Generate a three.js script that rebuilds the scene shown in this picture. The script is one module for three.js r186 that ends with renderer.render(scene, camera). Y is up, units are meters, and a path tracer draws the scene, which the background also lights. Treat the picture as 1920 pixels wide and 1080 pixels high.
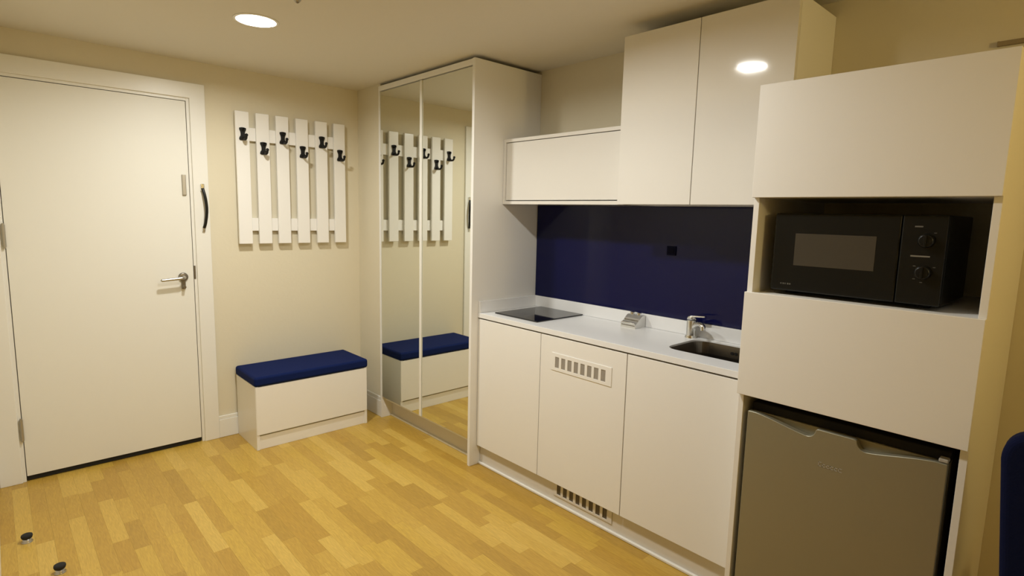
import * as THREE from 'three';
import { RoundedBoxGeometry } from 'three/addons/geometries/RoundedBoxGeometry.js';
import { mergeGeometries } from 'three/addons/utils/BufferGeometryUtils.js';
import { RectAreaLightUniformsLib } from 'three/addons/lights/RectAreaLightUniformsLib.js';

RectAreaLightUniformsLib.init();

// ------------------------------------------------------------------ camera, light, exposure
const scene = new THREE.Scene();
scene.background = new THREE.Color(0x000000);
const camera = new THREE.PerspectiveCamera(2 * Math.atan(540 / 1051.97) * 180 / Math.PI, 1920 / 1080, 0.05, 40);
{
  const C = new THREE.Vector3(3.755, 1.4542, 2.4448);
  const F = new THREE.Vector3(-0.72639, -0.12957, -0.67496);
  camera.up.set(-0.11132, 0.99128, -0.07049);
  camera.position.copy(C);
  camera.lookAt(C.clone().add(F));
}
const renderer = new THREE.WebGLRenderer({ antialias: true });
renderer.toneMapping = THREE.LinearToneMapping;
renderer.toneMappingExposure = 1.15;
renderer.shadowMap.enabled = true;
const LAMP_COLOR = new THREE.Color().setRGB(1.0, 1.0, 0.95);
const LAMP_POWER = 440;
const CEIL = 2.293;
// round LED downlights in the ceiling, a row parallel to the kitchen
const LAMPS = [
  [1.007, 1.502, 1, 'round white LED downlight in the ceiling over the entrance floor'],
  [2.258, 1.412, 1, 'round white LED downlight in the ceiling in front of the kitchen units'],
];
const GLOBE = { x: 5.5, y: 1.8, z: 1.2, r: 0.10, power: 2.9, color: new THREE.Color().setRGB(1.0, 0.74, 0.28) };   // warm lamp in the living end of the room

// ------------------------------------------------------------------ helpers
let seed = 12345;
const rnd = () => { seed = (seed * 1664525 + 1013904223) >>> 0; return seed / 4294967296; };
const used = {};
const numbered = (n) => { const k = used[n] || 0; used[n] = k + 1; return k ? n + '_' + String(k).padStart(3, '0') : n; };
const rgb = (r, g, b) => new THREE.Color().setRGB(r, g, b);

function boxUV(g) {          // uv in metres from the dominant axis of each normal
  const p = g.attributes.position, n = g.attributes.normal, uv = new Float32Array(p.count * 2);
  for (let i = 0; i < p.count; i++) {
    const ax = Math.abs(n.getX(i)), ay = Math.abs(n.getY(i)), az = Math.abs(n.getZ(i));
    const x = p.getX(i), y = p.getY(i), z = p.getZ(i);
    if (ay >= ax && ay >= az) { uv[2 * i] = x; uv[2 * i + 1] = z; }
    else if (ax >= az) { uv[2 * i] = z; uv[2 * i + 1] = y; }
    else { uv[2 * i] = x; uv[2 * i + 1] = y; }
  }
  g.setAttribute('uv', new THREE.BufferAttribute(uv, 2));
  return g;
}
function bx(x0, x1, y0, y1, z0, z1, r = 0.0012) {   // box between limits, edges eased
  const w = x1 - x0, h = y1 - y0, d = z1 - z0;
  r = Math.min(r, w / 2.5, h / 2.5, d / 2.5);
  let g = r > 0 ? new RoundedBoxGeometry(w, h, d, r > 0.004 ? 4 : 1, r) : new THREE.BoxGeometry(w, h, d).toNonIndexed();
  if (g.index) g = g.toNonIndexed();
  g.translate((x0 + x1) / 2, (y0 + y1) / 2, (z0 + z1) / 2);
  return boxUV(g);
}
function cyl(r0, r1, h, x, y, z, seg = 28, axis = 'y') {  // r0 at bottom, r1 at top
  let g = new THREE.CylinderGeometry(r1, r0, h, seg).toNonIndexed();
  if (axis === 'x') g.rotateZ(-Math.PI / 2);
  if (axis === 'z') g.rotateX(Math.PI / 2);
  g.translate(x, y, z);
  return g;
}
function tube(points, r, seg = 24, rad = 10) {
  const c = new THREE.CatmullRomCurve3(points.map((p) => new THREE.Vector3(...p)));
  return new THREE.TubeGeometry(c, seg, r, rad, false).toNonIndexed();
}
function lathe(profile, x, y, z, seg = 32) {
  const g = new THREE.LatheGeometry(profile.map(([a, b]) => new THREE.Vector2(a, b)), seg).toNonIndexed();
  g.translate(x, y, z);
  return g;
}
function clean(g) {
  const o = g.index ? g.toNonIndexed() : g;
  for (const k of Object.keys(o.attributes)) if (!['position', 'normal', 'uv'].includes(k)) o.deleteAttribute(k);
  return o;
}
function mesh(name, geos, mat, parent = null) {
  const list = (Array.isArray(geos) ? geos : [geos]).map(clean);
  const g = list.length > 1 ? mergeGeometries(list) : list[0];
  const m = new THREE.Mesh(g, mat);
  m.castShadow = true; m.receiveShadow = true;
  if (parent) { m.name = name; parent.add(m); } else { m.name = numbered(name); scene.add(m); }
  return m;
}
function structure(name, geos, mat, label, category) {
  const m = mesh(name, geos, mat);
  m.userData = { kind: 'structure', label, category };
  return m;
}
function thing(name, label, category, pos = [0, 0, 0], group = null, kind = null) {
  const o = new THREE.Group();
  o.name = numbered(name); o.position.set(...pos);
  o.userData = { label, category };
  if (group) o.userData.group = group;
  if (kind) o.userData.kind = kind;
  scene.add(o);
  return o;
}
const off = (o) => [o.position.x, o.position.y, o.position.z];
// box in world limits placed under a group that stands at its own base
function part(o, name, lim, mat, r, parent = o) {
  const list = Array.isArray(lim[0]) ? lim : [lim];
  const [ox, oy, oz] = off(o);
  return mesh(name, list.map(([a, b, c, d, e, f]) => bx(a - ox, b - ox, c - oy, d - oy, e - oz, f - oz, r)), mat, parent);
}
function wpart(o, name, geos, mat, parent = o) {   // geometries given in world coordinates
  const [ox, oy, oz] = off(o);
  return mesh(name, (Array.isArray(geos) ? geos : [geos]).map((g) => { const c = clean(g); c.translate(-ox, -oy, -oz); return c; }), mat, parent);
}
function tex(w, h, fn, srgb) {
  const d = new Uint8Array(w * h * 4);
  for (let j = 0; j < h; j++) for (let i = 0; i < w; i++) {
    const c = fn(i / w, j / h, i, j);
    const k = 4 * (j * w + i);
    d[k] = c[0]; d[k + 1] = c[1]; d[k + 2] = c[2]; d[k + 3] = 255;
  }
  const t = new THREE.DataTexture(d, w, h);
  t.wrapS = t.wrapT = THREE.RepeatWrapping; t.magFilter = THREE.LinearFilter; t.minFilter = THREE.LinearFilter;
  if (srgb) t.colorSpace = THREE.SRGBColorSpace;
  t.needsUpdate = true;
  return t;
}
// tileable value noise
function noiseGrid(n) { const a = new Float32Array(n * n); for (let i = 0; i < n * n; i++) a[i] = rnd(); return a; }
function tileNoise(n) {
  const a = noiseGrid(n), s = (t) => t * t * (3 - 2 * t);
  return (u, v) => {
    const x = ((u % 1) + 1) % 1 * n, y = ((v % 1) + 1) % 1 * n, i = Math.floor(x), j = Math.floor(y), fx = s(x - i), fy = s(y - j);
    const g = (p, q) => a[(q % n) * n + (p % n)];
    return (g(i, j) * (1 - fx) + g(i + 1, j) * fx) * (1 - fy) + (g(i, j + 1) * (1 - fx) + g(i + 1, j + 1) * fx) * fy;
  };
}
const n16 = tileNoise(16), n64 = tileNoise(64), n200 = tileNoise(200);

// ------------------------------------------------------------------ materials
const std = (c, o = {}) => new THREE.MeshPhysicalMaterial({ color: c, roughness: 0.5, metalness: 0, ...o });
const plasterBump = tex(256, 256, (u, v) => { const k = 255 * (0.5 * n64(u, v) + 0.5 * n200(u, v)); return [k, k, k]; });
const fabricBump = tex(256, 256, (u, v, i, j) => { const k = 255 * (0.35 * ((i + j) % 2) + 0.35 * n200(u, v) + 0.3 * n64(u, v)); return [k, k, k]; });
fabricBump.repeat.set(6, 6);
const grain = tex(1024, 256, (u, v) => {
  const w = n16(u, v * 0.5) * 0.12;
  const f = n200(u * 0.25, v + w * 0.1) * 0.5 + n64(u * 0.5, (v * 2 + w) % 1) * 0.5;
  const k = 218 + 37 * f;
  return [k, k - 4 * (1 - f), k - 10 * (1 - f)];
}, true);
grain.repeat.set(1, 4);
const M = {
  wall: std(rgb(0.70, 0.64, 0.49), { roughness: 0.75, bumpMap: plasterBump, bumpScale: 0.0004 }),
  ceiling: std(rgb(0.74, 0.70, 0.61), { roughness: 0.8, bumpMap: plasterBump, bumpScale: 0.0003 }),
  paint: std(rgb(0.80, 0.785, 0.73), { roughness: 0.35 }),
  leaf: std(rgb(0.79, 0.775, 0.71), { roughness: 0.45 }),
  laminate: std(rgb(0.82, 0.805, 0.77), { roughness: 0.42 }),
  gloss: std(rgb(0.84, 0.82, 0.78), { roughness: 0.22 }),
  upper: std(rgb(0.75, 0.725, 0.675), { roughness: 0.065 }),
  plinth: std(rgb(0.67, 0.63, 0.56), { roughness: 0.4 }),
  worktop: std(rgb(0.80, 0.80, 0.80), { roughness: 0.22 }),
  mirror: std(rgb(0.80, 0.82, 0.77), { roughness: 0.015, metalness: 1 }),
  velvet: std(rgb(0.004, 0.012, 0.075), { roughness: 0.9, specularIntensity: 0.3, sheen: 0.25, sheenRoughness: 0.5, sheenColor: rgb(0.01, 0.04, 0.22), bumpMap: fabricBump, bumpScale: 0.0008 }),
  navyVelvet: std(rgb(0.002, 0.005, 0.032), { roughness: 0.9, specularIntensity: 0.3, sheen: 0.2, sheenRoughness: 0.5, sheenColor: rgb(0.01, 0.02, 0.15), bumpMap: fabricBump, bumpScale: 0.0008 }),
  blueGlass: std(rgb(0.004, 0.005, 0.045), { roughness: 0.08, specularIntensity: 0.5 }),
  black: std(rgb(0.007, 0.007, 0.006), { roughness: 0.3, specularIntensity: 0.6 }),
  blackMatt: std(rgb(0.010, 0.009, 0.008), { roughness: 0.6, specularIntensity: 0.5 }),
  hob: std(rgb(0.006, 0.006, 0.007), { roughness: 0.05 }),
  chrome: std(rgb(0.72, 0.72, 0.70), { roughness: 0.12, metalness: 1 }),
  chromeSatin: std(rgb(0.72, 0.71, 0.68), { roughness: 0.3, metalness: 0.8 }),
  steel: std(rgb(0.52, 0.51, 0.49), { roughness: 0.28, metalness: 1 }),
  darkSteel: std(rgb(0.26, 0.24, 0.21), { roughness: 0.35, metalness: 1 }),
  nickel: std(rgb(0.45, 0.42, 0.36), { roughness: 0.4, metalness: 0.8 }),
  silver: std(rgb(0.31, 0.295, 0.22), { roughness: 0.38, metalness: 0.5 }),
  silverDark: std(rgb(0.10, 0.09, 0.075), { roughness: 0.45, metalness: 0.2 }),
  slotGrey: std(rgb(0.30, 0.27, 0.23), { roughness: 0.7 }),
  slotDark: std(rgb(0.11, 0.09, 0.06), { roughness: 0.7 }),
  rubber: std(rgb(0.012, 0.011, 0.010), { roughness: 0.85 }),
  subfloor: std(rgb(0.20, 0.12, 0.04), { roughness: 0.9 }),
  mwWindow: std(rgb(0.060, 0.052, 0.040), { roughness: 0.25 }),
  print: std(rgb(0.42, 0.40, 0.36), { roughness: 0.5 }),
  trunking: std(rgb(0.28, 0.22, 0.13), { roughness: 0.6 }),
  wood: std(rgb(0.30, 0.17, 0.07), { roughness: 0.5 }),
  lampRing: std(rgb(0.85, 0.84, 0.80), { roughness: 0.4 }),
  lampGlow: std(rgb(0.9, 0.9, 0.9), { roughness: 0.5, emissive: rgb(1.0, 0.93, 0.80), emissiveIntensity: 5 }),
};

// ------------------------------------------------------------------ room shell
const XF = 6.2, ZR = 4.4, ZS = 2.524;      // far wall, rear wall, side wall by the entrance
const WX = -0.012;                         // face of the entrance wall
const ceilingShape = new THREE.Shape();
ceilingShape.moveTo(-0.12, 0.1); ceilingShape.lineTo(XF + 0.1, 0.1); ceilingShape.lineTo(XF + 0.1, -ZR - 0.1); ceilingShape.lineTo(-0.12, -ZR - 0.1); ceilingShape.closePath();
for (const [x, z] of LAMPS) { const h = new THREE.Path(); h.absarc(x, -z, 0.083, 0, Math.PI * 2, true); ceilingShape.holes.push(h); }
const ceilingSlab = clean(new THREE.ExtrudeGeometry(ceilingShape, { depth: 0.1, bevelEnabled: false, curveSegments: 40 }));
ceilingSlab.rotateX(-Math.PI / 2); ceilingSlab.translate(0, CEIL, 0);
structure('ceiling', boxUV(ceilingSlab), M.ceiling, 'plain white painted ceiling with round downlights', 'ceiling');
structure('wall_left', [
  bx(-0.112, WX, -0.02, CEIL, -0.1, 1.53, 0), bx(-0.112, WX, -0.02, CEIL, 2.43, 2.63, 0), bx(-0.112, WX, 2.09, CEIL, 1.53, 2.43, 0),
], M.wall, 'cream painted wall holding the white entrance door', 'wall');
structure('wall_right', bx(WX, XF + 0.1, -0.02, CEIL, -0.1, 0, 0), M.wall, 'cream painted wall behind the kitchen units', 'wall');
structure('wall_corner', bx(WX, 0.308, -0.02, CEIL, 0.0, 0.478, 0), M.wall, 'short cream wall nib beside the mirrored wardrobe', 'wall');
structure('wall_side', bx(WX, 1.75, -0.02, CEIL, ZS, ZS + 0.1, 0), M.wall, 'cream painted wall beside the door hinges', 'wall');
structure('wall_return', bx(1.65, 1.75, -0.02, CEIL, ZS + 0.1, ZR, 0), M.wall, 'cream painted return wall where the room widens', 'wall');
structure('wall_rear', bx(1.65, XF + 0.1, -0.02, CEIL, ZR, ZR + 0.1, 0), M.wall, 'cream painted rear wall opposite the kitchen', 'wall');
structure('wall_far', bx(XF, XF + 0.1, -0.02, CEIL, 0, ZR, 0), M.wall, 'cream painted far wall opposite the entrance door', 'wall');

// floor: laminate strips, each its own mesh where the photograph shows them
{
  const floor = new THREE.Group(); floor.name = 'floor'; scene.add(floor);
  floor.userData = { kind: 'structure', label: 'honey coloured three-strip oak laminate floor', category: 'floor' };
  mesh('underlay', bx(-0.112, XF, -0.06, -0.009, 0, ZR, 0), M.subfloor, floor);
  const W = 0.0615, T = 0.009;
  const tones = [[0.66, 0.435, 0.085], [0.61, 0.390, 0.070], [0.57, 0.355, 0.060], [0.53, 0.320, 0.052], [0.50, 0.305, 0.050], [0.63, 0.41, 0.070], [0.55, 0.340, 0.058], [0.69, 0.465, 0.100]]
    .map(([r, g, b]) => std(rgb(r, g, b), { roughness: 0.38, map: grain }));
  const lens = [0.27, 0.33, 0.40, 0.46, 0.52];
  const geoCache = {};
  const strip = (li, len, va) => {
    const key = li + '_' + va;
    if (geoCache[key]) return geoCache[key];
    const g = clean(new THREE.BoxGeometry(len - 0.0003, T, W - 0.0003));
    boxUV(g);
    const uv = g.attributes.uv; for (let i = 0; i < uv.count; i++) { uv.setX(i, uv.getX(i) + va * 0.37); uv.setY(i, uv.getY(i) + va * 0.11); }
    return (geoCache[key] = g);
  };
  let count = 0; const rest = [];
  const restMat = tones[2];
  for (let r = 0; ; r++) {
    const z0 = r * W + 0.0; if (z0 > ZR - W) break;
    let x = -0.112 - rnd() * 0.4;
    while (x < XF) {
      const li = Math.floor(rnd() * lens.length), len = lens[li], ti = Math.floor(rnd() * tones.length), va = Math.floor(rnd() * 4);
      const a = Math.max(x, z0 > 1.53 && z0 < 2.43 ? -0.112 : WX), b = Math.min(x + len, XF);
      if (b - a > 0.02) {
        const c = (a + b) / 2, zc = z0 + W / 2;
        const edge = 2.95 - (zc - 0.475) * 0.859;
        const seen = zc > 0.36 && zc < 2.53 && a < edge;
        if (seen && count < 300) {
          const full = Math.abs(b - a - len) < 1e-6;
          const g = full ? strip(li, len, va) : boxUV(clean(new THREE.BoxGeometry(b - a - 0.0003, T, W - 0.0003)));
          const m = new THREE.Mesh(g, tones[ti]);
          m.name = count ? 'plank_' + String(count).padStart(3, '0') : 'plank';
          m.position.set(c, -T / 2, zc); m.castShadow = m.receiveShadow = true;
          floor.add(m); count++;
        } else rest.push(boxUV(clean(new THREE.BoxGeometry(b - a - 0.0003, T, W - 0.0003).translate(c, -T / 2, zc))));
      }
      x += len;
    }
  }
  const st = mesh('plank_field', rest, restMat, floor);
  st.userData = { kind: 'stuff' };
  console.log('planks', count, rest.length);
}

// baseboards
const bbProfile = (x0, x1, z0, z1) => [bx(x0, x1, 0, 0.118, z0, z1, 0.002)];
structure('baseboard_left', [bx(WX, 0.004, 0.001, 0.118, 0.494, 1.466, 0.002), bx(WX, 0.0, 0.118, 0.14, 0.494, 1.466, 0.003)], M.paint, 'white stepped baseboard along the entrance wall', 'baseboard');
structure('baseboard_corner', [bx(0.004, 0.308, 0.001, 0.118, 0.478, 0.494, 0.002), bx(0.004, 0.308, 0.118, 0.145, 0.478, 0.490, 0.003)], M.paint, 'white stepped baseboard at the foot of the wall nib', 'baseboard');
structure('baseboard_side', [bx(0.005, 1.75, 0.001, 0.118, 2.510, ZS, 0.002), bx(0.005, 1.75, 0.118, 0.14, 2.514, ZS, 0.003)], M.paint, 'white baseboard along the wall beside the door hinges', 'baseboard');
structure('baseboard_right', [bx(3.56, XF, 0.001, 0.118, 0, 0.016, 0.002), bx(3.56, XF, 0.118, 0.14, 0, 0.012, 0.003)], M.paint, 'white baseboard of the kitchen wall beyond the tall cabinet', 'baseboard');

// ------------------------------------------------------------------ downlights
for (const [x, z, k, label] of LAMPS) {
  const o = thing('downlight', label, 'ceiling light', [x, CEIL, z], 'ceiling downlights');
  mesh('trim_ring', lathe([[0.0815, 0.016], [0.0815, -0.001], [0.083, -0.0035], [0.090, -0.004], [0.095, -0.002], [0.0955, 0], [0.083, 0.0], [0.083, 0.016], [0.0815, 0.016]], 0, 0, 0, 56), M.lampRing, o);
  mesh('housing', lathe([[0, 0.06], [0.0825, 0.06], [0.0825, 0.018], [0, 0.018]], 0, 0, 0, 48), M.lampRing, o);
  mesh('diffuser', lathe([[0, 0.012], [0.078, 0.0125], [0.081, 0.0135], [0.081, 0.0175], [0, 0.0175]], 0, 0, 0, 48), M.lampGlow, o);
  const L = new THREE.RectAreaLight(LAMP_COLOR, LAMP_POWER * k, 0.114, 0.114);
  L.position.set(0, 0.010, 0); L.rotation.x = -Math.PI / 2;
  o.add(L);
}
{ // small sensor on the ceiling, mostly above the frame
  const o = thing('ceiling_sensor', 'tiny dark sensor button on the ceiling near the entrance downlight', 'sensor', [1.40, CEIL, 1.474]);
  mesh('housing', lathe([[0, -0.012], [0.010, -0.011], [0.014, -0.006], [0.016, 0]], 0, 0, 0, 20), M.nickel, o);
  mesh('lens', lathe([[0, -0.017], [0.006, -0.014], [0.007, -0.011]], 0, 0, 0, 16), M.darkSteel, o);
}

// ------------------------------------------------------------------ entrance door
{
  const t = thing('trim_1', 'wide white door casing with jamb around the entrance door', 'door frame', [0, 0, 2.0], null, 'structure');
  const us = new THREE.Shape();   // x of the shape is minus z of the room
  [[-2.503, 0], [-2.503, 2.165], [-1.466, 2.165], [-1.466, 0], [-1.549, 0], [-1.549, 2.078], [-2.414, 2.078], [-2.414, 0]].forEach(([a, b], i) => (i ? us.lineTo(a, b) : us.moveTo(a, b)));
  const ug = new THREE.ExtrudeGeometry(us, { depth: 0.012, bevelEnabled: true, bevelSize: 0.003, bevelThickness: 0.003, bevelSegments: 3, bevelOffset: -0.003 });
  ug.rotateY(Math.PI / 2); ug.translate(-0.009, 0, 0);
  wpart(t, 'casing', boxUV(clean(ug)), M.paint);
  part(t, 'jamb', [[-0.11, -0.006, 0, 2.09, 1.531, 1.5645], [-0.11, -0.006, 0, 2.09, 2.3985, 2.43], [-0.11, -0.006, 2.0625, 2.09, 1.5645, 2.3985]], M.paint, 0.001);
  part(t, 'stop', [[-0.07, -0.05, 0, 2.0625, 1.5645, 1.580], [-0.07, -0.05, 0, 2.0625, 2.384, 2.3985], [-0.07, -0.05, 2.047, 2.0625, 1.58, 2.384]], M.paint, 0.001);
  part(t, 'strike_plate', [-0.008, -0.003, 1.025, 1.105, 1.5555, 1.5665], M.darkSteel, 0.001).userData = { label: 'dark metal strike plate' };
  // swing guard on the casing: black bowed bar between two bright mounts
  const bar = tube([[0.016, 1.332, 1.503], [0.026, 1.36, 1.497], [0.034, 1.44, 1.489], [0.030, 1.52, 1.495], [0.018, 1.565, 1.503]], 0.0085, 24, 12);
  wpart(t, 'guard_bar', bar, M.black).userData = { label: 'black bowed guard bar' };
  part(t, 'guard_mount', [0.004, 0.020, 1.548, 1.592, 1.492, 1.512], M.chrome, 0.004);
  part(t, 'guard_mount', [0.004, 0.018, 1.308, 1.340, 1.496, 1.512], M.chrome, 0.004);

  const d = thing('door_1', 'plain white flush entrance door with steel lever handle', 'door', [-0.02, 0.02, 2.0], null, 'structure');
  part(d, 'leaf', [-0.046, -0.004, 0.030, 2.059, 1.5680, 2.3955], M.leaf, 0.0015);
  part(d, 'bottom_seal', [-0.040, -0.014, 0.004, 0.031, 1.5685, 2.395], M.rubber, 0.001).userData = { label: 'black rubber seal under the leaf' };
  const h = wpart(d, 'rose', [lathe([[0, 0.012], [0.021, 0.012], [0.0255, 0.008], [0.0265, 0]], 0, 0, 0, 32).rotateZ(-Math.PI / 2).translate(-0.004, 1.040, 1.624)], M.darkSteel);
  h.userData = { label: 'round steel rose' };
  wpart(d, 'lever', [tube([[0.004, 1.040, 1.624], [0.030, 1.040, 1.624], [0.048, 1.039, 1.634], [0.050, 1.036, 1.668], [0.050, 1.031, 1.742]], 0.009, 30, 12),
    new THREE.SphereGeometry(0.009, 12, 8).translate(0.050, 1.031, 1.742)], M.steel).userData = { label: 'steel lever handle' };
  wpart(d, 'key_cylinder', [bx(-0.004, 0.008, 0.968, 1.02, 1.614, 1.636, 0.005), cyl(0.009, 0.008, 0.03, 0.016, 0.982, 1.625, 20, 'x')], M.darkSteel);
  part(d, 'latch_plate', [-0.005, 0.007, 1.521, 1.641, 1.585, 1.606], M.nickel, 0.003).userData = { label: 'slim nickel guard plate' };
  for (const y of [1.29, 0.285]) {
    const k = wpart(d, 'hinge', [cyl(0.0075, 0.0075, 0.11, 0.004, y, 2.4, 16), cyl(0.0055, 0.0055, 0.125, 0.004, y, 2.4, 12)], M.nickel);
    k.userData = { label: 'nickel butt hinge' };
  }
}
// floor door stops
for (const [x, z, label] of [[0.69, 2.424, 'small steel floor door stop with dark cap, next to the wall beside the hinges'], [1.04, 2.338, 'small steel floor door stop with dark cap, standing farther out on the floor']]) {
  const o = thing('door_stop', label, 'door stop', [x, 0, z]);
  mesh('base', lathe([[0.020, 0], [0.020, 0.004], [0.016, 0.006], [0.015, 0.020], [0, 0.020]], 0, 0, 0, 28), M.steel, o);
  mesh('buffer', lathe([[0.0, 0.036], [0.014, 0.036], [0.0195, 0.033], [0.0205, 0.027], [0.018, 0.019], [0, 0.019]], 0, 0, 0, 28), M.rubber, o);
}

// ------------------------------------------------------------------ coat rack
{
  const o = thing('coat_rack', 'white slatted wall coat rack with six black hooks', 'coat rack', [WX, 1.235, 0.955]);
  for (const [a, b] of [[1.869, 1.95], [1.313, 1.394]]) part(o, 'rail', [WX, 0.014, a, b, 0.61, 1.30], M.gloss, 0.002);
  const zs = [1.271, 1.150, 1.028, 0.900, 0.768, 0.640];
  zs.forEach((zc, i) => {
    const s = part(o, 'slat', [0.0142, 0.034, 1.232, 2.041, zc - 0.040, zc + 0.040], M.gloss, 0.003);
    const yb = i % 2 ? 1.792 : 1.868;               // low edge of the hook
    const sh = new THREE.Shape();
    sh.moveTo(-0.020, 0.006); sh.quadraticCurveTo(-0.020, 0, -0.012, 0); sh.lineTo(0.012, 0); sh.quadraticCurveTo(0.020, 0, 0.020, 0.006);
    sh.quadraticCurveTo(0.019, 0.018, 0.012, 0.024); sh.quadraticCurveTo(0.009, 0.040, 0.014, 0.054);
    sh.quadraticCurveTo(0.020, 0.062, 0.018, 0.072); sh.quadraticCurveTo(0, 0.078, -0.018, 0.072);
    sh.quadraticCurveTo(-0.020, 0.062, -0.014, 0.054); sh.quadraticCurveTo(-0.009, 0.040, -0.012, 0.024); sh.quadraticCurveTo(-0.019, 0.018, -0.020, 0.006);
    const plate = new THREE.ExtrudeGeometry(sh, { depth: 0.006, bevelEnabled: true, bevelSize: 0.001, bevelThickness: 0.001, bevelSegments: 1, curveSegments: 6 });
    plate.rotateY(Math.PI / 2); plate.translate(0.0352, yb, zc);
    const prong = tube([[0.038, yb + 0.012, zc], [0.055, yb + 0.005, zc], [0.078, yb + 0.002, zc], [0.097, yb + 0.008, zc], [0.104, yb + 0.022, zc]], 0.0075, 24, 10);
    const tip = new THREE.SphereGeometry(0.0095, 14, 10).translate(0.105, yb + 0.025, zc);
    const stub = tube([[0.040, yb + 0.058, zc], [0.050, yb + 0.060, zc], [0.056, yb + 0.066, zc]], 0.0065, 8, 10);
    const [ox, oy, oz] = off(o);
    mesh('hook', [plate, prong, tip, stub].map((g) => clean(g).translate(-ox, -oy, -oz)), M.blackMatt, s).userData = { label: 'black cast coat hook' };
  });
}

// ------------------------------------------------------------------ storage bench
{
  const o = thing('storage_bench', 'white storage bench with a blue velvet cushion under the coat rack', 'bench', [0.18, 0, 0.99]);
  const X0 = 0.006, X1 = 0.359, Z0 = 0.624, Z1 = 1.355;
  part(o, 'side_panel', [X0, X1 - 0.004, 0.0005, 0.397, Z1 - 0.018, Z1], M.gloss, 0.001);
  part(o, 'side_panel', [X0, X1 - 0.004, 0.0005, 0.397, Z0, Z0 + 0.018], M.gloss, 0.001);
  part(o, 'base_panel', [X0, X1 - 0.025, 0.085, 0.1, Z0 + 0.018, Z1 - 0.018], M.gloss, 0.001);
  part(o, 'back_panel', [X0, X0 + 0.01, 0.1, 0.38, Z0 + 0.018, Z1 - 0.018], M.gloss, 0.001);
  part(o, 'top_panel', [X0 + 0.01, X1 - 0.022, 0.379, 0.397, Z0 + 0.018, Z1 - 0.018], M.gloss, 0.001);
  part(o, 'flap_door', [X1 - 0.018, X1, 0.096, 0.394, Z0 + 0.002, Z1 - 0.002], M.gloss, 0.0015);
  part(o, 'plinth', [X1 - 0.03, X1 - 0.012, 0.0005, 0.085, Z0 + 0.018, Z1 - 0.018], M.gloss, 0.001);
  const c = part(o, 'cushion', [X0, X1 + 0.006, 0.397, 0.456, Z0 - 0.006, Z1 + 0.006], M.velvet, 0.016);
  c.userData = { label: 'royal blue velvet seat cushion' };
}

// ------------------------------------------------------------------ mirrored wardrobe
const WR = { x0: 0.310, x1: 1.337, z: 0.491, top: 2.274, mt: 2.238, mb: 0.153 };
{
  const o = thing('wardrobe', 'tall white wardrobe with two mirror doors reaching the ceiling', 'wardrobe', [0.81, 0, 0.24]);
  part(o, 'side_panel', [WR.x0, WR.x0 + 0.016, 0.0005, WR.top, 0.0, WR.z + 0.004], M.laminate, 0.001);
  part(o, 'side_panel', [WR.x1 - 0.020, WR.x1, 0.0005, WR.top, 0.0, WR.z + 0.012], M.laminate, 0.001);
  part(o, 'top_panel', [WR.x0 + 0.016, WR.x1 - 0.020, WR.mt + 0.004, WR.top, 0.0, WR.z + 0.006], M.laminate, 0.001);
  part(o, 'bottom_panel', [WR.x0 + 0.016, WR.x1 - 0.020, 0.125, 0.143, 0.0, WR.z - 0.03], M.laminate, 0.001);
  part(o, 'back_panel', [WR.x0 + 0.016, WR.x1 - 0.020, 0.143, WR.mt, 0.0, 0.008], M.laminate, 0.001);
  part(o, 'plinth', [WR.x0 + 0.016, WR.x1 - 0.020, 0.0005, 0.125, 0.395, 0.411], M.plinth, 0.001).userData = { label: 'plinth below the mirror doors' };
  part(o, 'floor_strip', [WR.x0 + 0.016, WR.x1 - 0.020, 0.0005, 0.012, 0.411, 0.421], M.paint, 0.001);
  const mid = 0.812;
  for (const [a, b] of [[WR.x0 + 0.018, mid - 0.0015], [mid + 0.0015, WR.x1 - 0.0225]]) {
    const right = a > 0.6;
    const d = part(o, 'mirror_door', [a, b, WR.mb, WR.mt, WR.z - 0.024, WR.z - 0.006], M.laminate, 0.001);
    const [ox, oy, oz] = off(o);
    mesh('mirror_pane', bx(a + 0.001 - ox, b - 0.001 - ox, WR.mb + 0.001, WR.mt - 0.001, WR.z - 0.006 - oz, WR.z - oz, 0.0008), M.mirror, d).userData = { label: 'clear mirror pane' };
    if (right) mesh('grip_profile', bx(a - 0.010 - ox, a + 0.012 - ox, WR.mb, WR.mt, WR.z - oz, WR.z + 0.006 - oz, 0.002), M.paint, d).userData = { label: 'pale vertical grip profile' };
  }
}

// ------------------------------------------------------------------ kitchen base units
const KX0 = WR.x1 + 0.002, KX1 = 2.918, ZB = 0.453, HT = 0.90;
const joints = [KX0, 1.834, 2.358, KX1];
const baseLabels = ['white base cabinet under the black hob', 'white base cabinet with a slotted vent high on its door', 'white base cabinet under the steel sink'];
function slotPlate(x0, x1, y0, y1, slots, sy0, sy1, depth) {   // plate in the xy plane with cut slots
  const s = new THREE.Shape();
  s.moveTo(x0, y0); s.lineTo(x1, y0); s.lineTo(x1, y1); s.lineTo(x0, y1); s.closePath();
  for (const [a, b] of slots) { const h = new THREE.Path(); h.moveTo(a, sy0); h.lineTo(a, sy1); h.lineTo(b, sy1); h.lineTo(b, sy0); h.closePath(); s.holes.push(h); }
  return new THREE.ExtrudeGeometry(s, { depth, bevelEnabled: true, bevelSize: 0.0006, bevelThickness: 0.0006, bevelSegments: 1 });
}
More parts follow.
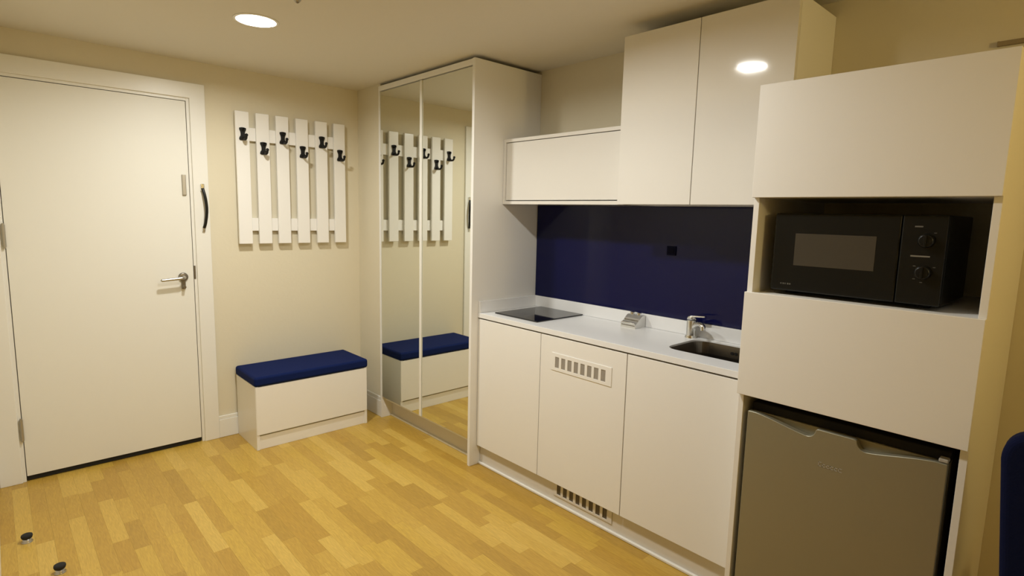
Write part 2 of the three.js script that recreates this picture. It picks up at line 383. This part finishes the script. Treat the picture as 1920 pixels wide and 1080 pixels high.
for (let i = 0; i < 3; i++) {
  const a = joints[i] + (i ? 0.0005 : 0), b = joints[i + 1] - 0.0005;
  const o = thing('base_cabinet', baseLabels[i], 'cabinet', [(a + b) / 2, 0.118, ZB / 2], 'kitchen base cabinets');
  part(o, 'body', [[a, a + 0.016, 0.118, 0.864, 0.002, ZB - 0.022], [b - 0.016, b, 0.118, 0.864, 0.002, ZB - 0.022], [a + 0.016, b - 0.016, 0.118, 0.134, 0.002, ZB - 0.022], [a + 0.016, b - 0.016, 0.134, 0.70, 0.002, 0.01], [a + 0.016, b - 0.016, 0.80, 0.864, ZB - 0.038, ZB - 0.022]], M.laminate, 0.0008);
  const d = part(o, 'door', [a + 0.0014, b - 0.0014, 0.119, 0.866, ZB - 0.019, ZB], M.laminate, 0.0014);
  if (i === 1) {
    const [ox, oy, oz] = off(o);
    const slots = []; for (let k = 0; k < 8; k++) slots.push([1.937 + k * 0.0405, 1.937 + k * 0.0405 + 0.0265]);
    mesh('vent_grille', slotPlate(1.915, 2.280, 0.700, 0.787, slots, 0.714, 0.769, 0.0016).translate(-ox, -oy, ZB + 0.0008 - oz), M.laminate, d).userData = { label: 'white vent plate with eight slots' };
    mesh('vent_backing', bx(1.925 - ox, 2.270 - ox, 0.708 - oy, 0.778 - oy, ZB + 0.0002 - oz, ZB + 0.0007 - oz, 0), M.slotGrey, d);
  }
}
{
  const o = thing('plinth_board', 'recessed plinth board with slotted vent below the base cabinets', 'plinth', [2.12, 0, 0.4]);
  part(o, 'board', [KX0, KX1, 0.0005, 0.117, 0.409, 0.425], M.plinth, 0.001);
  part(o, 'floor_strip', [KX0, KX1, 0.0005, 0.014, 0.425, 0.440], M.paint, 0.004).userData = { label: 'white floor strip' };
  const slots = []; for (let k = 0; k < 8; k++) slots.push([1.955 + k * 0.0415, 1.955 + k * 0.0415 + 0.0265]);
  wpart(o, 'vent_grille', slotPlate(1.935, 2.300, 0.043, 0.114, slots, 0.052, 0.104, 0.0025).translate(0, 0, 0.4262), M.plinth).userData = { label: 'vent plate with eight slots' };
  part(o, 'vent_backing', [1.945, 2.290, 0.047, 0.110, 0.4252, 0.4259], M.slotDark, 0);
}
// worktop with cut-out for the sink
const OVX = 2.632;                          // overflow holes in the back wall of the bowl
const SK = { x0: 2.462, x1: 2.862, z0: 0.040, z1: 0.335, r: 0.07 };
function rrShape(x0, x1, y0, y1, r, P = THREE.Shape) {
  const s = new P();
  s.moveTo(x0 + r, y0); s.lineTo(x1 - r, y0); s.quadraticCurveTo(x1, y0, x1, y0 + r); s.lineTo(x1, y1 - r); s.quadraticCurveTo(x1, y1, x1 - r, y1);
  s.lineTo(x0 + r, y1); s.quadraticCurveTo(x0, y1, x0, y1 - r); s.lineTo(x0, y0 + r); s.quadraticCurveTo(x0, y0, x0 + r, y0);
  return s;
}
{
  const o = thing('worktop', 'pale grey white kitchen worktop over the base cabinets', 'worktop', [2.12, 0.87, 0.23]);
  const s = new THREE.Shape();
  s.moveTo(KX0, 0); s.lineTo(KX1, 0); s.lineTo(KX1, -0.457); s.lineTo(KX0, -0.457); s.closePath();
  s.holes.push(rrShape(SK.x0, SK.x1, -SK.z1, -SK.z0, SK.r, THREE.Path));
  const g = new THREE.ExtrudeGeometry(s, { depth: 0.024, bevelEnabled: true, bevelSize: 0.0012, bevelThickness: 0.0012, bevelSegments: 2, bevelOffset: -0.0012, curveSegments: 12 });
  g.rotateX(-Math.PI / 2); g.translate(0, 0.8748, 0);
  wpart(o, 'slab', boxUV(clean(g)), M.worktop);
  const u = thing('worktop_upstand', 'low white upstand along the back and the wardrobe end of the worktop', 'upstand', [2.12, HT, 0.01]);
  part(u, 'back_strip', [KX0 + 0.014, KX1, HT + 0.0002, 0.967, 0.0005, 0.016], M.worktop, 0.002);
  part(u, 'end_strip', [KX0, KX0 + 0.014, HT + 0.0002, 0.967, 0.0005, 0.455], M.worktop, 0.002);
}
{
  const o = thing('hob', 'flat black glass hob set on the worktop', 'hob', [1.572, HT, 0.21]);
  part(o, 'glass', [1.409, 1.742, HT + 0.001, HT + 0.007, 0.022, 0.392], M.hob, 0.002);
  part(o, 'rim', [1.412, 1.739, HT, HT + 0.002, 0.025, 0.389], M.darkSteel, 0.0005);
}
{ // sink bowl
  const o = thing('sink', 'brushed steel sink bowl sunk into the worktop', 'sink', [(SK.x0 + SK.x1) / 2, 0.74, (SK.z0 + SK.z1) / 2]);
  const cx = (SK.x0 + SK.x1) / 2, cz = (SK.z0 + SK.z1) / 2, hx = (SK.x1 - SK.x0) / 2, hz = (SK.z1 - SK.z0) / 2;
  const loop = (e, y, r) => { const pts = rrShape(-hx - e, hx + e, -hz - e, hz + e, Math.max(0.01, r + e)).getPoints(10); pts.pop(); return pts.map((p) => [p.x + cx, y, p.y + cz]); };
  const loops = [loop(-0.001, HT - 0.008, SK.r), loop(-0.002, HT - 0.0085, SK.r), loop(-0.010, HT - 0.06, SK.r), loop(-0.014, HT - 0.115, SK.r), loop(-0.022, HT - 0.135, SK.r), loop(-0.045, HT - 0.147, SK.r), loop(-0.10, HT - 0.150, SK.r), loop(-0.135, HT - 0.151, SK.r),
    loop(-0.135, HT - 0.153, SK.r), loop(-0.045, HT - 0.150, SK.r), loop(-0.020, HT - 0.138, SK.r), loop(-0.008, HT - 0.06, SK.r), loop(-0.001, HT - 0.008, SK.r)];
  const n = loops[0].length, pos = [], uvs = [];
  for (let k = 0; k + 1 < loops.length; k++) for (let i = 0; i < n; i++) {
    const a = loops[k][i], b = loops[k][(i + 1) % n], c = loops[k + 1][i], d = loops[k + 1][(i + 1) % n];
    pos.push(...a, ...c, ...b, ...b, ...c, ...d);
    for (let q = 0; q < 6; q++) uvs.push(0, 0);
  }
  const g = new THREE.BufferGeometry();
  g.setAttribute('position', new THREE.Float32BufferAttribute(pos, 3)); g.setAttribute('uv', new THREE.Float32BufferAttribute(uvs, 2));
  g.computeVertexNormals();
  const sm = std(rgb(0.17, 0.150, 0.125), { roughness: 0.25, metalness: 1, side: THREE.DoubleSide });
  wpart(o, 'bowl', g, sm);
  wpart(o, 'drain', lathe([[0, 0.748], [0.02, 0.748], [0.03, 0.7505], [0.036, 0.752], [0.038, 0.751]], cx, 0, cz, 28), M.chrome);
  wpart(o, 'overflow', [cyl(0.007, 0.007, 0.004, OVX, 0.862, SK.z0 + 0.0085, 16, 'z'), cyl(0.007, 0.007, 0.004, OVX + 0.018, 0.862, SK.z0 + 0.0085, 16, 'z')], M.blackMatt).userData = { label: 'dark overflow holes' };
}
{ // tap
  const o = thing('mixer_tap', 'squat chrome mixer tap with a flat lever beside the sink', 'tap', [2.428, HT, 0.052]);
  mesh('body', lathe([[0, 0.084], [0.021, 0.084], [0.0225, 0.081], [0.0225, 0.012], [0.027, 0.008], [0.028, 0]], 0, 0, 0, 32), M.chrome, o);
  mesh('spout', [tube([[0.010, 0.052, 0.004], [0.030, 0.066, 0.012], [0.056, 0.072, 0.024], [0.074, 0.066, 0.033], [0.078, 0.050, 0.035]], 0.0125, 28, 14)], M.chrome, o);
  const lv = mesh('lever', [lathe([[0, 0.104], [0.016, 0.104], [0.021, 0.098], [0.022, 0.086], [0, 0.086]], 0, 0, 0, 28),
    new RoundedBoxGeometry(0.075, 0.008, 0.022, 3, 0.0035).rotateZ(0.10).translate(0.036, 0.106, 0.008)], M.chrome, o);
  lv.userData = { label: 'flat chrome lever' };
}
{ // small wedge shaped chrome unit on the worktop
  const o = thing('countertop_unit', 'small chrome wedge-shaped unit with stepped front on the worktop', 'socket unit', [2.108, HT, 0.06]);
  const s = new THREE.Shape();
  s.moveTo(0.046, 0.0); s.lineTo(0.046, 0.020); s.lineTo(0.028, 0.032); s.lineTo(0.024, 0.032); s.lineTo(0.010, 0.046); s.lineTo(-0.010, 0.060); s.lineTo(-0.040, 0.060); s.lineTo(-0.040, 0.0); s.closePath();
  const g = new THREE.ExtrudeGeometry(s, { depth: 0.088, bevelEnabled: true, bevelSize: 0.0012, bevelThickness: 0.0012, bevelSegments: 2, bevelOffset: -0.0012 });
  g.rotateY(-Math.PI / 2); g.translate(0.044, 0, 0);
  mesh('body', g, M.chromeSatin, o);
  mesh('bar', [bx(-0.042, 0.042, 0.020, 0.029, 0.040, 0.049, 0.003)], M.chrome, o);
  mesh('groove', [bx(-0.040, 0.040, 0.011, 0.016, 0.0448, 0.0468, 0.0005), bx(-0.040, 0.040, 0.0345, 0.041, 0.0195, 0.0235, 0.0005)], M.darkSteel, o);
  for (const x of [-0.024, 0.018]) mesh('knob', cyl(0.012, 0.011, 0.012, x, 0.0655, -0.022, 22), M.chrome, o);
}
// splashback
{
  const o = thing('splashback', 'dark royal blue glass splashback behind the worktop', 'splashback', [2.12, 0.967, 0.004]);
  part(o, 'glass', [KX0 + 0.004, KX1, 0.9675, 1.5115, 0.0005, 0.008], M.blueGlass, 0.001);
  const s = thing('wall_socket', 'small dark square socket on the blue splashback', 'socket', [2.273, 1.299, 0.0085]);
  part(s, 'plate', [2.248, 2.298, 1.276, 1.321, 0.0082, 0.014], std(rgb(0.003, 0.003, 0.014), { roughness: 0.6, specularIntensity: 0.1 }), 0.003);
  part(s, 'insert', [2.256, 2.290, 1.284, 1.313, 0.0135, 0.0155], std(rgb(0.002, 0.002, 0.008), { roughness: 0.6, specularIntensity: 0.1 }), 0.001);
}

// ------------------------------------------------------------------ wall cabinets
{
  const o = thing('flap_cabinet', 'low white wall cabinet with a lift-up flap beside the wardrobe', 'cabinet', [1.76, 1.512, 0.145]);
  const a = KX0, b = 2.183, z = 0.289;
  part(o, 'body', [[a, a + 0.018, 1.512, 1.871, 0.001, z], [b - 0.016, b, 1.53, 1.853, 0.001, z - 0.012], [a + 0.018, b, 1.512, 1.530, 0.001, z], [a + 0.018, b, 1.853, 1.871, 0.001, z], [a + 0.018, b - 0.016, 1.53, 1.853, 0.001, 0.01]], M.upper, 0.001);
  part(o, 'flap_door', [a + 0.0205, b - 0.001, 1.5345, 1.8505, z - 0.024, z - 0.006], M.upper, 0.0012);
}
{
  const o = thing('wall_cabinet', 'tall white two-door wall cabinet above the sink', 'cabinet', [2.552, 1.512, 0.17]);
  const a = 2.185, b = 2.919, z = 0.349, t = 2.236;
  part(o, 'body', [[a, a + 0.016, 1.513, t, 0.001, z - 0.019], [b - 0.016, b, 1.513, t, 0.001, z - 0.019], [a + 0.016, b - 0.016, 1.513, 1.53, 0.001, z - 0.019], [a + 0.016, b - 0.016, t - 0.016, t, 0.001, z - 0.019], [a + 0.016, b - 0.016, 1.53, t - 0.016, 0.001, 0.009]], M.laminate, 0.001);
  for (const [p, q] of [[a, 2.5478], [2.5502, b]]) part(o, 'door', [p + 0.0003, q - 0.0003, 1.512, t, z - 0.018, z], M.upper, 0.0014);
}

// ------------------------------------------------------------------ tall cabinet with microwave niche and fridge bay
const TX0 = 2.922, TX1 = 3.546, ZT = 0.612;
{
  const o = thing('tall_cabinet', 'tall white cabinet housing the black microwave and the silver fridge', 'cabinet', [(TX0 + TX1) / 2, 0, 0.3]);
  const zc = ZT - 0.0185, i0 = TX0 + 0.018, i1 = TX1 - 0.018;
  part(o, 'side_panel', [TX0, i0, 0.0005, 1.882, 0.001, zc], M.laminate, 0.001);
  part(o, 'side_panel', [i1, TX1, 0.0005, 1.882, 0.001, zc], M.laminate, 0.001);
  part(o, 'top_panel', [i0, i1, 1.864, 1.882, 0.001, zc], M.laminate, 0.001);
  part(o, 'shelf', [i0, i1, 1.5292, 1.547, 0.001, zc], M.laminate, 0.001);
  part(o, 'shelf', [i0, i1, 1.198, 1.2158, 0.001, zc], M.laminate, 0.001);
  part(o, 'shelf', [i0, i1, 0.870, 0.888, 0.001, zc], M.laminate, 0.001);
  for (const [y0, y1] of [[0.888, 1.198], [1.547, 1.864]]) part(o, 'back_panel', [i0, i1, y0, y1, 0.001, 0.009], M.laminate, 0.001);   // the niche is open to the wall
  part(o, 'upper_door', [TX0, TX1, 1.5285, 1.882, ZT - 0.018, ZT], M.laminate, 0.0014);
  part(o, 'lower_door', [TX0, TX1, 0.8685, 1.2185, ZT - 0.018, ZT], M.laminate, 0.0014);
}
{ // microwave
  const x0 = 2.980, x1 = 3.437, y0 = 1.2185, y1 = 1.481, z1 = 0.552;
  const o = thing('microwave', 'black microwave oven with two control knobs inside the cabinet niche', 'microwave', [(x0 + x1) / 2, y0, 0.38]);
  part(o, 'case', [x0, x1, y0 + 0.010, y1, 0.20, z1 - 0.022], M.black, 0.004);
  for (const f of [[x0 + 0.03, x0 + 0.06, y0, y0 + 0.012, 0.47, 0.50], [x1 - 0.06, x1 - 0.03, y0, y0 + 0.012, 0.47, 0.50], [x0 + 0.03, x0 + 0.06, y0, y0 + 0.012, 0.23, 0.26], [x1 - 0.06, x1 - 0.03, y0, y0 + 0.012, 0.23, 0.26]]) part(o, 'foot', f, M.rubber, 0.002);
  const d = part(o, 'door', [x0, 3.330, y0 + 0.012, y1 - 0.002, z1 - 0.022, z1], M.black, 0.005);
  const [ox, oy, oz] = off(o);
  mesh('window', bx(3.047 - ox, 3.2725 - ox, 1.3145 - oy, 1.4165 - oy, z1 - 0.0025 - oz, z1 + 0.0006 - oz, 0.0004), M.mwWindow, d).userData = { label: 'grey door window' };
  const marks = []; [0.004, 0.005, 0.003, 0.005, 0.004].forEach((w, i) => marks.push(bx(3.012 + i * 0.007 - ox, 3.012 + i * 0.007 + w - ox, 1.2505 - oy, 1.2555 - oy, z1 - oz, z1 + 0.0005 - oz, 0)));
  mesh('maker_mark', marks, std(rgb(0.10, 0.095, 0.08), { roughness: 0.5 }), d);
  const c = part(o, 'control_panel', [3.332, x1, y0 + 0.012, y1 - 0.002, z1 - 0.022, z1], M.black, 0.004);
  for (const y of [1.410, 1.322]) {
    mesh('knob', [lathe([[0, 0.020], [0.014, 0.020], [0.0185, 0.017], [0.020, 0.0]], 0, 0, 0, 28).rotateX(Math.PI / 2).translate(3.393 - ox, y - oy, z1 - oz),
      bx(3.3905 - ox, 3.3955 - ox, y - 0.017 - oy, y + 0.017 - oy, z1 + 0.018 - oz, z1 + 0.025 - oz, 0.001)], M.black, c);
  }
  mesh('marking', bx(3.359 - ox, 3.404 - ox, 1.3645 - oy, 1.3685 - oy, z1 - oz, z1 + 0.0006 - oz, 0), std(rgb(0.20, 0.19, 0.16), { roughness: 0.5 }), c).userData = { label: 'pale printed line between the knobs' };
  mesh('marking', bx(3.362 - ox, 3.381 - ox, 1.4465 - oy, 1.4505 - oy, z1 - oz, z1 + 0.0006 - oz, 0), std(rgb(0.13, 0.125, 0.11), { roughness: 0.5 }), c);
  const tickMat = std(rgb(0.10, 0.10, 0.09), { roughness: 0.5 }); for (const [a, y] of [[2.5, 1.322], [3.9, 1.322], [4.6, 1.322], [0.6, 1.322], [0.9, 1.41]]) mesh('dial_mark', bx(-0.003, 0.003, -0.001, 0.001, 0, 0.0006, 0).translate(3.393 + 0.028 * Math.cos(a) - ox, y + 0.028 * Math.sin(a) - oy, z1 - oz), tickMat, c);
}
{ // under-counter fridge
  const x0 = 2.957, x1 = 3.506, top = 0.812, z1 = 0.592;
  const o = thing('fridge', 'silver grey under-counter fridge with two scooped grips on its door', 'fridge', [(x0 + x1) / 2, 0, 0.33]);
  part(o, 'cabinet', [x0, x1, 0.020, 0.806, 0.06, z1 - 0.052], M.silverDark, 0.003);
  part(o, 'top', [x0, x1, 0.806, 0.838, 0.06, z1 - 0.034], M.blackMatt, 0.004).userData = { label: 'dark grey fridge top' };
  for (const f of [[x0 + 0.03, x0 + 0.07, 0.0005, 0.022, 0.46, 0.50], [x1 - 0.07, x1 - 0.03, 0.0005, 0.022, 0.46, 0.50], [x0 + 0.03, x0 + 0.07, 0.0005, 0.022, 0.10, 0.14], [x1 - 0.07, x1 - 0.03, 0.0005, 0.022, 0.10, 0.14]]) part(o, 'foot', f, M.rubber, 0.002);
  const s = new THREE.Shape(), yb = 0.045;
  s.moveTo(x0, yb); s.lineTo(x1, yb); s.lineTo(x1, top - 0.004); s.quadraticCurveTo(x1, top, x1 - 0.004, top);
  s.lineTo(3.478, top); s.bezierCurveTo(3.42, top - 0.006, 3.36, top - 0.025, 3.315, top - 0.030); s.quadraticCurveTo(3.292, top - 0.031, 3.288, top - 0.006); s.quadraticCurveTo(3.286, top, 3.278, top);
  s.lineTo(3.183, top); s.quadraticCurveTo(3.175, top, 3.173, top - 0.006); s.quadraticCurveTo(3.169, top - 0.031, 3.146, top - 0.030); s.bezierCurveTo(3.10, top - 0.025, 3.04, top - 0.006, 2.985, top);
  s.lineTo(x0 + 0.004, top); s.quadraticCurveTo(x0, top, x0, top - 0.004); s.closePath();
  const g = new THREE.ExtrudeGeometry(s, { depth: 0.020, bevelEnabled: true, bevelSize: 0.0025, bevelThickness: 0.0025, bevelSegments: 3, bevelOffset: -0.0025, curveSegments: 12 });
  g.translate(0, 0, z1 - 0.0225);
  const d = wpart(o, 'door', boxUV(clean(g)), M.silver);
  const [ox, oy, oz] = off(o);
  mesh('door_liner', bx(x0 + 0.004 - ox, x1 - 0.004 - ox, yb + 0.004, top - 0.002, z1 - 0.050 - oz, z1 - 0.026 - oz, 0.003), M.silver, d);
  const marks = []; [[0, 0.009, 0.014], [0.012, 0.008, 0.010], [0.023, 0.008, 0.010], [0.034, 0.009, 0.010], [0.046, 0.008, 0.010], [0.057, 0.010, 0.012]].forEach(([x, w, h]) => {
    marks.push(bx(3.190 + x - ox, 3.190 + x + 0.002 - ox, 0.697, 0.697 + h, z1 - oz, z1 + 0.0008 - oz, 0), bx(3.190 + x - ox, 3.190 + x + w - ox, 0.697, 0.699, z1 - oz, z1 + 0.0008 - oz, 0), bx(3.190 + x - ox, 3.190 + x + w - ox, 0.695 + h, 0.697 + h, z1 - oz, z1 + 0.0008 - oz, 0));
  });
  mesh('maker_mark', marks, M.print, d).userData = { label: 'faint pale maker lettering' };
  mesh('hinge_cap', bx(3.484 - ox, 3.506 - ox, top + 0.001, top + 0.012, z1 - 0.03 - oz, z1 - 0.004 - oz, 0.003), M.print, d).userData = { label: 'pale hinge cap' };
}

// ------------------------------------------------------------------ right edge: trunking and chair
{
  const o = thing('cable_trunking', 'thin tan cable trunking on the wall above the tall cabinet', 'trunking', [3.9, 2.03, 0]);
  part(o, 'cover', [3.416, 4.40, 2.031, 2.046, 0.0005, 0.012], M.trunking, 0.002);
  part(o, 'end_cap', [3.413, 3.419, 2.0305, 2.0465, 0.0005, 0.0128], M.trunking, 0.001);
}
{
  const cx = 3.862, zb = 0.735;
  const o = thing('dining_chair', 'dark blue velvet chair with a round-cornered back beside the tall cabinet', 'chair', [cx, 0, 0.53]);
  const s = new THREE.Shape();
  const w1 = 0.243, w0 = 0.200, y0 = 0.44, y1 = 0.985, r = 0.075;
  s.moveTo(-w0, y0); s.lineTo(w0, y0); s.lineTo(w1, y1 - r); s.quadraticCurveTo(w1, y1, w1 - r, y1); s.lineTo(-w1 + r, y1); s.quadraticCurveTo(-w1, y1, -w1, y1 - r); s.closePath();
  const g = new THREE.ExtrudeGeometry(s, { depth: 0.030, bevelEnabled: true, bevelSize: 0.018, bevelThickness: 0.018, bevelSegments: 5, bevelOffset: -0.018, curveSegments: 12 });
  g.translate(0, 0, zb - 0.53 - 0.048);
  mesh('backrest', boxUV(clean(g)), M.navyVelvet, o);
  mesh('seat', boxUV(clean(new RoundedBoxGeometry(0.46, 0.09, 0.44, 5, 0.035).translate(0, 0.445, -0.035))), M.navyVelvet, o);
  mesh('seat_frame', bx(-0.20, 0.20, 0.375, 0.402, -0.22, 0.155, 0.004), M.wood, o);
  for (const [x, z] of [[-0.18, -0.20], [0.18, -0.20], [-0.18, 0.14], [0.18, 0.14]]) mesh('leg', cyl(0.011, 0.018, 0.378, x, 0.1895, z, 16), M.wood, o);
}

// ------------------------------------------------------------------ floor lamp out of frame: the warm light on everything that faces the room's far end
{
  const o = thing('floor_lamp', 'slim uplighter floor lamp with a warm opal globe in a dark dish', 'lamp', [GLOBE.x, 0, GLOBE.z]);
  mesh('base', lathe([[0, 0.022], [0.02, 0.022], [0.12, 0.014], [0.13, 0.006], [0.13, 0.0005], [0, 0.0005]], 0, 0, 0, 36), M.blackMatt, o);
  mesh('pole', cyl(0.011, 0.011, GLOBE.y - 0.135, 0, (GLOBE.y - 0.095) / 2, 0, 18), M.blackMatt, o);
  mesh('dish', lathe([[0, -0.115], [0.06, -0.113], [0.13, -0.098], [0.19, -0.070], [0.205, -0.055], [0.203, -0.052], [0.187, -0.065], [0.13, -0.092], [0.06, -0.107], [0, -0.109]], 0, GLOBE.y, 0, 40), M.blackMatt, o);
  mesh('globe', new THREE.SphereGeometry(GLOBE.r, 36, 24).translate(0, GLOBE.y, 0), std(rgb(0.9, 0.9, 0.9), { roughness: 0.4, emissive: GLOBE.color, emissiveIntensity: 4 }), o);
  const L = new THREE.PointLight(GLOBE.color, GLOBE.power, 0, 2);
  L.position.set(0, GLOBE.y, 0); L.castShadow = true; L.shadow.radius = GLOBE.r / 0.02;
  o.add(L);
}

scene.traverse((o) => { if (o.isMesh) { o.castShadow = true; o.receiveShadow = true; } });
renderer.render(scene, camera);
